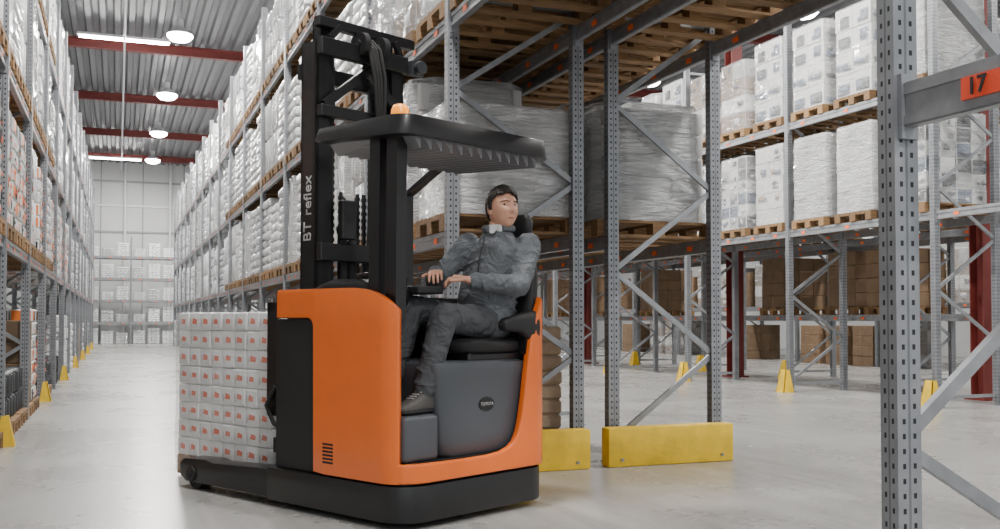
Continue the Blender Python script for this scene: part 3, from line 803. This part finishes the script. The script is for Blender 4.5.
for v in (0.66, 0.84):
    b = MB(); b.tube([(1.2, v, 3.13), (1.2, v+0.05, 3.13)], 0.085, 20); b.tube([(1.2, v-.01, 3.13), (1.2, v+0.06, 3.13)], 0.03, 12); T(b, "hose_pulley", [M_BLACKM], mast)
b = MB(); b.box(1.17, 1.23, 1.14, 1.26, 3.0, 3.1); b.tube([(1.12, 1.2, 3.05), (1.17, 1.2, 3.05)], [0.05, 0.045], 16); T(b, "work_lamp", [M_DGREY], mast)
for dv in (0, .03, .06, .1):
    b = MB(); b.tube([(1.22, 0.7+dv, 3.18), (1.14, 0.71+dv, 3.1), (1.12, 0.74+dv, 2.9), (1.15, 0.8+dv*.6, 2.6), (1.22, 0.8+dv*.6, 2.2), (1.27, 0.8+dv*.6, 1.4)], 0.013, 8); T(b, "hydraulic_hose", [M_RUBBER], mast)
b = MB(); b.box(1.16, 1.22, .5, .62, 1.75, 2.02); T(b, "valve_block", [M_BLACKM], mast, bevel=.008)
place_text("mast_lettering", "BT", 0.118, mast, (1.335, -0.336, 1.80), (0, 0, 1), (1, 0, 0), M_WHITEP)
place_text("mast_lettering", "reflex", 0.118, mast, (1.335, -0.336, 2.045), (0, 0, 1), (1, 0, 0), M_WHITEP)
# fork carriage
fc = empty("fork_carriage"); fc.parent = truck
b = MB(); b.box(1.5, 1.55, 0.22, 1.04, 0.3, 0.4); b.box(1.5, 1.55, 0.22, 1.04, 0.7, 0.8); b.box(1.48, 1.6, 0.36, 0.4, 0.2, 1.3); b.box(1.48, 1.6, 0.98, 1.02, 0.2, 1.3)
b.box(1.52, 1.6, 0.2, 1.05, 1.26, 1.32); b.box(1.5, 1.6, 0.2, 0.25, 0.55, 1.32); b.box(1.44, 1.5, 0.2, 0.24, 0.62, 1.25); T(b, "carriage_frame", [M_BLACK], fc)
for v in (0.42, 0.82):
    b = MB(); b.box(1.56, 1.6, v, v+0.11, 0.07, 0.85)
    b.hull8([(1.56, v, 0.06), (2.7, v, 0.085), (2.7, v+0.11, 0.085), (1.56, v+0.11, 0.06), (1.56, v, 0.1), (2.7, v, 0.1), (2.7, v+0.11, 0.1), (1.56, v+0.11, 0.1)])
    T(b, "fork", [M_DGREY], fc)
b = MB(); b.tube([(1.5, 0.2, 0.75), (1.56, 0.17, 0.62), (1.52, 0.2, 0.5), (1.42, 0.25, 0.45)], 0.016, 8); T(b, "hydraulic_hose", [M_RUBBER], fc)

# ------------------------------------------------------------------ carried load
L0, L1, V0, V1, LZ = 1.66, 2.88, 0.27, 1.07, 0.165
PL = MB()
for i in range(7): PL.box(L0, L1, V0+i*0.1165, V0+i*0.1165+0.1, LZ-0.022, LZ)
for u in (L0, (L0+L1)/2-0.06, L1-0.12):
    PL.box(u, u+0.12, V0, V1, LZ-0.044, LZ-0.022)
    for v in (V0, V0+0.34, V0+0.68): PL.box(u, u+0.12, v, v+0.1, 0.04, LZ-0.044)
for v in (V0, V0+0.34, V0+0.68): PL.box(L0, L1, v, v+0.1, 0.02, 0.04)
p = PL.obj("pallet", [M_WOOD], None, flip=True, smooth=False); p.matrix_world = TM
tag(p, "wooden pallet lifted on the truck forks", "pallet", "wooden pallets")
ld = empty("bundle_load", TM @ Matrix.Translation(((L0+L1)/2, -(V0+V1)/2, LZ+0.002)))
tag(ld, "stack of white film-wrapped packs with orange-red labels", "pallet load")
NC, NR, HH = 8, 8, 1.09
cw, ch = (L1-L0)/NC, HH/NR
M_PACK = mat("pack_film", (0.8, 0.81, 0.81), 0.28, var=0.08, bump=0.5, bscale=18, coat=0.3, rnd=0.08)
lab_m = [mat("pack_label", (0.8, 0.13, 0.04), 0.4), mat("pack_label_grey", (0.42, 0.41, 0.4), 0.5)]
PM = []
for vnt in range(6):
    b = MB(); b.box(-cw/2+0.001, cw/2-0.001, 0, 0.16, 0.001, ch-0.001, 0)
    me = b.mesh("pack", [M_PACK], bevel=0.016, seg=3)
    lb = MB(); yl = 0.161; r_ = lambda a: random.uniform(-a, a)
    x0, x1 = 0.03+r_(.008), -0.032+r_(.008)
    lb.v += [Vector((x0, yl, ch*(.40+r_(.03)))), Vector((x1, yl, ch*(.36+r_(.03)))), Vector((x1-.004, yl, ch*(.60+r_(.04)))), Vector((x0-.012, yl, ch*(.70+r_(.04))))]
    lb.face([0, 1, 2, 3], 0)
    lb.v += [Vector((.056, yl, ch*.25)), Vector((.046, yl, ch*.25)), Vector((.046, yl, ch*.6)), Vector((.056, yl, ch*.66))]; lb.face([4, 5, 6, 7], 1)
    merge_into(me, lb, lab_m, 1); PM.append(me)
for i in range(NC):
    for j in range(NR):
        o = mkobj("pack", random.choice(PM), ld, (-(L1-L0)/2+(i+0.5)*cw+random.uniform(-.003, .003), (V1-V0)/2-0.16+random.uniform(-.006, .003), j*ch))
        o.rotation_euler = (random.uniform(-.02, .02), random.uniform(-.02, .02), random.uniform(-.04, .04))
b = MB(); b.box(-(L1-L0)/2+0.01, (L1-L0)/2-0.01, -(V1-V0)/2, (V1-V0)/2-0.165, 0.0, HH-0.01)
b.obj("pack_core", [M_PACK], ld, bevel=0.04, seg=3)
M_FILM2 = mat("thin_stretch_film", (0.92, 0.93, 0.94), 0.1, alpha=0.24, bump=1.0, bscale=9, bdist=0.08, stretch=(0.7, 0.7, 3.0), coat=0.8, dist=1.0)
f_ = film(L1-L0+0.06, V1-V0+0.05, HH+0.0, amp=0.01, z0=-0.12, r=0.04)
f_.obj("stretch_film", [M_FILM2], ld, recalc=False)

# ------------------------------------------------------------------ PERSON (coords u, v, z then flip)
PO = Vector((0.3, -1.05, 0.65))
M_SKIN = mat("skin", (0.58, 0.3, 0.205), 0.5, var=0.06, vscale=20)
M_HAIR = mat("dark_hair", (0.022, 0.015, 0.011), 0.55, bump=0.9, bscale=90, stretch=(1, 1, .3))
M_JACK = mat("grey_jacket_cloth", (0.118, 0.128, 0.14), 0.85, var=0.04, vscale=9, bump=0.9, bscale=8, bdist=0.045, dist=1.5, stretch=(1, 1, 1.3))
M_TROU = mat("dark_trouser_cloth", (0.058, 0.063, 0.07), 0.85, var=0.04, vscale=9, bump=0.9, bscale=8, bdist=0.045, dist=1.5)
M_SHOE = mat("grey_work_boot", (0.075, 0.07, 0.066), 0.6, bump=0.3, bscale=60)
M_SHIRT = mat("white_shirt", (0.7, 0.7, 0.7), 0.8)
def V(u, v, z): return Vector((u, v, z))
PEL = V(.3, 1.0, 1.18); NECK = V(.275, 1.10, 1.76)
SL, SR = V(.085, 1.18, 1.69), V(.49, 1.03, 1.70)
EL, ER = V(-.005, .99, 1.42), V(.6, .84, 1.45)
WL, WR = V(.16, .71, 1.45), V(.375, .62, 1.495)
HL_, HR_ = V(.245, .62, 1.475), V(.30, .54, 1.50)
KL, KR = V(.17, .49, 1.22), V(.40, .43, 1.27)
AL, AR = V(.15, .3, .76), V(.40, .24, .78)
HPL, HPR = V(.2, .98, 1.17), V(.4, .98, 1.17)
HC_ = V(.225, 1.085, 1.93)
FD = V(-.95, -.30, .02).normalized()
HS = 1.24
def head_pts(scale=HS):
    up = V(0.06, 0.02, 1).normalized()
    f = (FD - up*FD.dot(up)).normalized()
    r = f.cross(up) * -1
    return lambda p: HC_ + (r*p[0] + f*p[1] + up*p[2])*scale
HF = head_pts()
def headsurf(th, ph, off=0.0):
    d = Vector((math.sin(ph)*math.cos(th), math.sin(ph)*math.sin(th), math.cos(ph)))
    x, y, z = d.x*0.076, d.y*0.096, d.z*0.114
    t = max(0, -z/0.114)
    x *= 1 - 0.22*t**2
    if y < 0: y *= 1 - 0.5*t**1.2
    else: y *= 1 + 0.03*t
    if z > 0: y += -0.006*(z/0.118)
    if y > 0:
        g = lambda cx, cz, sx, sz: math.exp(-((x-cx)/sx)**2-((z-cz)/sz)**2)
        y += 0.024*g(0, -0.022, 0.013, 0.013) + 0.014*g(0, 0.0, 0.010, 0.02)
        y += 0.008*g(0, 0.034, 0.045, 0.01)
        y -= 0.012*g(0.031, 0.014, 0.015, 0.012) + 0.012*g(-0.031, 0.014, 0.015, 0.012)
        y += 0.006*g(0, -0.054, 0.02, 0.007) + 0.005*g(0, -0.066, 0.018, 0.006) - 0.005*g(0, -0.0595, 0.022, 0.003)
        y += 0.013*g(0, -0.094, 0.028, 0.018)
        y += 0.005*g(0.042, -0.02, 0.018, 0.02) + 0.005*g(-0.042, -0.02, 0.018, 0.02)
        y -= 0.004*g(0.035, -0.045, 0.01, 0.02) + 0.004*g(-0.035, -0.045, 0.01, 0.02)
    p = Vector((x, y, z))
    if off: p += d*off
    return p
def head_mesh_into(b, off=0.0, cond=None, m=0, nt=56, np_=44, offf=None):
    idx = {}
    for i in range(np_+1):
        for k in range(nt):
            th, ph = 2*pi*k/nt, max(0.02, min(pi-0.02, pi*i/np_))
            q = headsurf(th, ph, off if offf is None else off + offf(th, ph)); idx[(i, k)] = (len(b.v), q); b.v.append(HF(q))
    for i in range(np_):
        for k in range(nt):
            k2 = (k+1) % nt
            qs = [idx[(i, k)], idx[(i+1, k)], idx[(i+1, k2)], idx[(i, k2)]]
            c = sum((q[1] for q in qs), Vector())/4
            if cond is None or cond(c): b.face([q[0] for q in qs], m)
    if cond is None:
        b.face([idx[(0, k)][0] for k in range(nt)], m); b.face([idx[(np_, k)][0] for k in range(nt)][::-1], m)
def hand_into(b, wrist, palm_end, sgn, normal, curl, s=1.08):
    d = (palm_end - wrist).normalized(); nrm = Vector(normal); nrm = (nrm - d*nrm.dot(d)).normalized(); sd = d.cross(nrm)*sgn
    L = 0.095*s
    b.loft([(wrist - d*0.03, sd*0.028*s, nrm*0.023*s), (wrist + d*0.01, sd*0.03*s, nrm*0.021*s), (wrist + d*0.05, sd*0.041*s, nrm*0.018*s), (wrist + d*L, sd*0.043*s, nrm*0.015*s), (wrist+d*(L+.008), sd*0.036*s, nrm*0.01*s)], 16, e=2.6)
    for k, (o, ln) in enumerate([(0.033, 0.068), (0.011, 0.077), (-0.011, 0.072), (-0.032, 0.056)]):
        o *= s; ln *= s
        p = wrist + d*(L-0.012) + sd*o; a = 0.15 + curl*0.35; r = (0.0098 if k < 3 else 0.0088)*s
        for s_, fr in enumerate((0.45, 0.32, 0.25)):
            dd = d*math.cos(a) - nrm*math.sin(a) + sd*(o*1.2)
            q = p + dd.normalized()*ln*fr*1.25; b.cap(p, r, q, r*0.92, 10); p = q; a += curl*(0.75+0.08*k); r *= 0.92
    p = wrist + d*0.03*s + sd*0.03*s
    for fr, a in ((0.042, 0.75), (0.034, 0.4), (0.026, 0.15)):
        dd = (d*math.cos(a) + sd*math.sin(a) - nrm*0.35*curl).normalized(); q = p + dd*fr*s; b.cap(p, 0.0115*s, q, 0.0105*s, 10); p = q
b = MB()
head_mesh_into(b)
for sx in (-1, 1):
    c = HF((sx*0.078, -0.008, -0.005))
    e1 = HF((sx*0.078+0.008, -0.008, -0.005))-c; e2 = HF((sx*0.078, 0.010, -0.005))-c; e3 = HF((sx*0.078, -0.008-0.006, 0.026))-c
    b.ball(c, 1.0, 14, 0, Matrix((e1, e2*1.0, e3)).transposed())
b.cap(HF((0, -0.025, -0.06)), 0.074, NECK - V(0, 0, .06), 0.08)
b.loft([(PEL-V(0,0,.1), (.14,0,0), (0,.1,0)), (PEL, (.155,0,0), (0,.11,0)), (V(.295,1.05,1.4), (.14,0,0), (0,.095,0)), (V(.29,1.06,1.6), (.165,.03,0), (-.02,.1,0)), (V(.29,1.08,1.69), (.14,.03,0), (-.02,.075,0)), (V(.285,1.085,1.74), (.07,0,0), (0,.07,0))], 24)
for S_, E_, W_ in ((SL, EL, WL), (SR, ER, WR)):
    b.cap(S_, .05, E_, .04); b.cap(E_, .038, W_, .029)
for P_, K_, A_ in ((HPL, KL, AL), (HPR, KR, AR)):
    b.cap(P_, .08, K_, .055); b.cap(K_, .052, A_, .034); b.cap(A_, .034, A_+V(0, -.1, -.072), .018)
hand_into(b, WL, HL_, 1, (0.15, -0.2, 1), 0.75)
hand_into(b, WR, HR_, -1, (-0.3, -0.4, 0.9), 0.7)
me = b.mesh("person", [M_SKIN, mat("lips", (0.42, 0.17, 0.13), 0.5)], flip=True, off=PO)
person = mkobj("person", me)
remesh(person, 0.0045, 1, 0.4)
person.matrix_world = TM @ Matrix.Translation(PO)
tag(person, "seated person in grey work jacket and trousers looking over one shoulder", "person")
if len(person.data.materials) < 2: person.data.materials.append(MATS["lips"])
lc = HF((0, 0.1, -0.0595)); lc = Vector((lc.x, -lc.y, lc.z)) - PO
for p in person.data.polygons:
    d = p.center - lc
    if abs(d.z) < 0.007 and d.length < 0.028: p.material_index = 1
def PC(b, name, mats, rm=None, parent=None, **k):
    me = b.mesh(name, mats, flip=True, off=PO, **k); o = mkobj(name, me, parent or person)
    if rm: remesh(o, *rm)
    return o
def hcond(c):
    x, y, z = c
    if y > 0.055: return z > 0.074 + 0.008*math.sin(x*70+1)
    if y > 0.015: return z > 0.074 - (0.055-y)*1.1
    if y > -0.005: return z > -0.005
    if y > -0.03: return z > 0.018
    return z > -0.058 + (0.02 if abs(x) > 0.06 else 0)
def hoff(th, ph):
    fr = max(0, math.sin(th))*max(0, math.cos(ph*0.9))
    return 0.008*max(0, math.cos(ph))**.5 + 0.006*fr + 0.0025*math.sin(th*17+ph*9)*math.sin(ph*13) if ph < pi/2 else 0.002*math.sin(th*17)
b = MB(); head_mesh_into(b, 0.004, hcond, offf=hoff, nt=72, np_=56)
o = PC(b, "hair", [M_HAIR], ang=80)
sd = o.modifiers.new("s", 'SOLIDIFY'); sd.thickness = 0.012; sd.offset = 0; bake(o)
for sx in (-1, 1):
    c = headsurf(pi/2 - sx*0.39, pi/2-0.12)
    b = MB(); cc = HF((sx*0.031, c.y-0.007, 0.0135)); b.ball(cc, 0.0125, 14); PC(b, "eye", [mat("eye_white", (0.42, 0.39, 0.36), 0.2)])
    b = MB(); cc = HF((sx*0.031+0.003, c.y+0.002, 0.0135)); b.ball(cc, 0.0072, 10); PC(b, "iris", [mat("iris_dark", (0.03, 0.02, 0.015), 0.2)])
    b = MB()
    for k in range(9):
        t = k/8; xx = sx*(0.013+0.036*t); yy = headsurf(math.atan2(math.sqrt(max(0, 1-(xx/0.076)**2)), xx/0.076), 1.27).y
        b.ball(HF((xx, yy-0.002, 0.029+0.004*math.sin(t*pi))), (0.0065, 0.0065, 0.003), 8)
    PC(b, "eyebrow", [M_HAIR])
def folds(b, A_, B_, r0, r1, n, amp=0.008):
    d = (B_-A_); ln = d.length; d = d.normalized(); q = d.orthogonal().normalized(); q2 = d.cross(q)
    for k in range(n):
        t = (k+0.5)/n; a = random.uniform(0, 6.28); c = A_.lerp(B_, t) + (q*math.cos(a)+q2*math.sin(a))*amp
        rr = r0+(r1-r0)*t+0.006
        tilt = (d + q*random.uniform(-.6, .6) + q2*random.uniform(-.6, .6)).normalized()
        e1 = tilt.orthogonal().normalized(); e2 = tilt.cross(e1)
        b.ball(c, 1.0, 18, 0, Matrix((e1*rr, e2*rr, tilt*0.014)).transposed())
b = MB()
b.loft([(PEL+V(0,-.0,-.07), (.18,.0,0), (0,.15,0)), (PEL+V(0,.0,.02), (.205,.01,0), (0,.18,0)), (V(.297,1.01,1.36), (.205,.02,0), (-.01,.19,0)), (V(.293,1.05,1.54), (.215,.06,0), (-.03,.18,0)),
        (V(.285,1.08,1.66), (.225,.075,0), (-.03,.15,0)), (V(.28,1.09,1.735), (.175,.06,0), (-.02,.11,0)), (V(.275,1.09,1.785), (.095,.01,0), (-.01,.09,0))], 28)
b.cap(SL, .088, EL, .07); b.cap(SR, .088, ER, .07)
b.cap(EL, .07, WL+(EL-WL)*.1, .05); b.cap(ER, .07, WR+(ER-WR)*.1, .05)
folds(b, SL, EL, .084, .07, 5); folds(b, SR, ER, .084, .07, 5); folds(b, EL, WL, .07, .052, 7); folds(b, ER, WR, .07, .052, 7)
for k, z in enumerate((1.22, 1.27, 1.33, 1.41, 1.5, 1.58)):
    t = V(random.uniform(-.35, .35), random.uniform(-.4, .1), 1).normalized(); e1 = V(1, 0, 0); e1 = (e1 - t*e1.dot(t)).normalized(); e2 = t.cross(e1)
    b.ball(V(.295, 1.015+.007*k, z), 1.0, 28, 0, Matrix((e1*(.213+.002*k), e2*.19, t*.018)).transposed())
b.cap(V(.42, .92, 1.17), .1, V(.18, .92, 1.17), .1)
PC(b, "jacket", [M_JACK], rm=(0.008, 2, 0.5, (0.012, 0.07)))
b = MB(); b.tube([V(.215, .90, 1.73), V(.225, .865, 1.6), V(.235, .84, 1.4), V(.24, .84, 1.27)], 0.006, 6); PC(b, "jacket_zip", [M_DGREY])
b = MB()
pts = []
for k in range(15):
    a = math.radians(-150+300*k/14); fdir = Vector((-.45, -.85, 0)).normalized(); sdv = Vector((-fdir.y, fdir.x, 0))
    pts.append(V(.262, 1.085, 1.80) + fdir*math.cos(a)*-0.09 + sdv*math.sin(a)*0.09 + V(0, 0, 0.012*(1-abs(a)/2.6)))
b.tube(pts, 0.026, 10); PC(b, "jacket_collar", [M_JACK], rm=(0.006, 3))
b = MB(); b.loft([(V(.262, 1.075, 1.77), (.084,0,0), (0,.08,0)), (V(.255, 1.073, 1.825), (.079,0,0), (0,.077,0))], 24)
b.hull8([V(.17,.985,1.82), V(.24,.98,1.82), V(.24,.995,1.82), V(.17,1.0,1.82), V(.20,.955,1.765), V(.22,.955,1.765), V(.22,.975,1.765), V(.20,.975,1.765)])
PC(b, "shirt_collar", [M_SHIRT])
# trousers
b = MB()
b.loft([(PEL-V(0,0,.11), (.14,0,0), (0,.11,0)), (PEL-V(0,0,.05), (.195,0,0), (0,.15,0)), (PEL+V(0,0,.06), (.185,0,0), (0,.14,0))], 24)
for P_, K_, A_ in ((HPL, KL, AL), (HPR, KR, AR)):
    b.cap(P_, .108, P_.lerp(K_, .5), .104); b.cap(P_.lerp(K_, .5), .104, K_, .086); b.cap(K_, .085, K_.lerp(A_, .5), .078)
    E_ = K_.lerp(A_, 0.94); b.cap(K_.lerp(A_, .5), .078, E_, .066)
    folds(b, P_, K_, .106, .086, 5, .008); folds(b, K_.lerp(A_, .1), E_, .082, .07, 6, .01)
PC(b, "trousers", [M_TROU], rm=(0.008, 2, 0.5, (0.012, 0.07)))
for A_, yaw in ((AL, -.06), (AR, 0)):
    zf = 0.655; b = MB(); f = V(math.sin(yaw), -math.cos(yaw), 0); s_ = V(math.cos(yaw), math.sin(yaw), 0)
    B0 = V(A_.x, A_.y, 0)
    secs = []
    for t, w_, h0, h1 in [(-.085, .02, .0, .05), (-.075, .038, .0, .08), (-.03, .046, 0, .12), (.02, .047, 0, .125), (.07, .05, 0, .1), (.12, .054, 0, .08), (.17, .052, 0, .065), (.205, .038, .004, .05), (.218, .018, .01, .035)]:
        secs.append((B0+f*t+V(0, 0, zf+(h0+h1)/2), s_*w_, V(0, 0, (h1-h0)/2)))
    b.loft(secs, 20, e=2.8); b.cap(B0+V(0,0,zf+.09), .048, B0+V(0,.02,zf+.14), .048)
    sh = PC(b, "boot", [M_SHOE], rm=(0.007, 2))
    b = MB()
    secs = [(B0+f*t+V(0, 0, zf+.010), s_*w_, V(0, 0, .013)) for t, w_ in [(-.09, .025), (-.075, .044), (0, .052), (.1, .058), (.17, .057), (.21, .042), (.226, .016)]]
    b.loft(secs, 20, e=3); PC(b, "boot_sole", [M_BLACKM], parent=sh)
    for k in range(5):
        b = MB(); c = B0+f*(.02+.024*k)+V(0, 0, zf+.13-.011*k); b.bar(c-s_*.026, c+s_*.026, .007, .006); PC(b, "bootlace", [M_WHITEP], parent=sh)
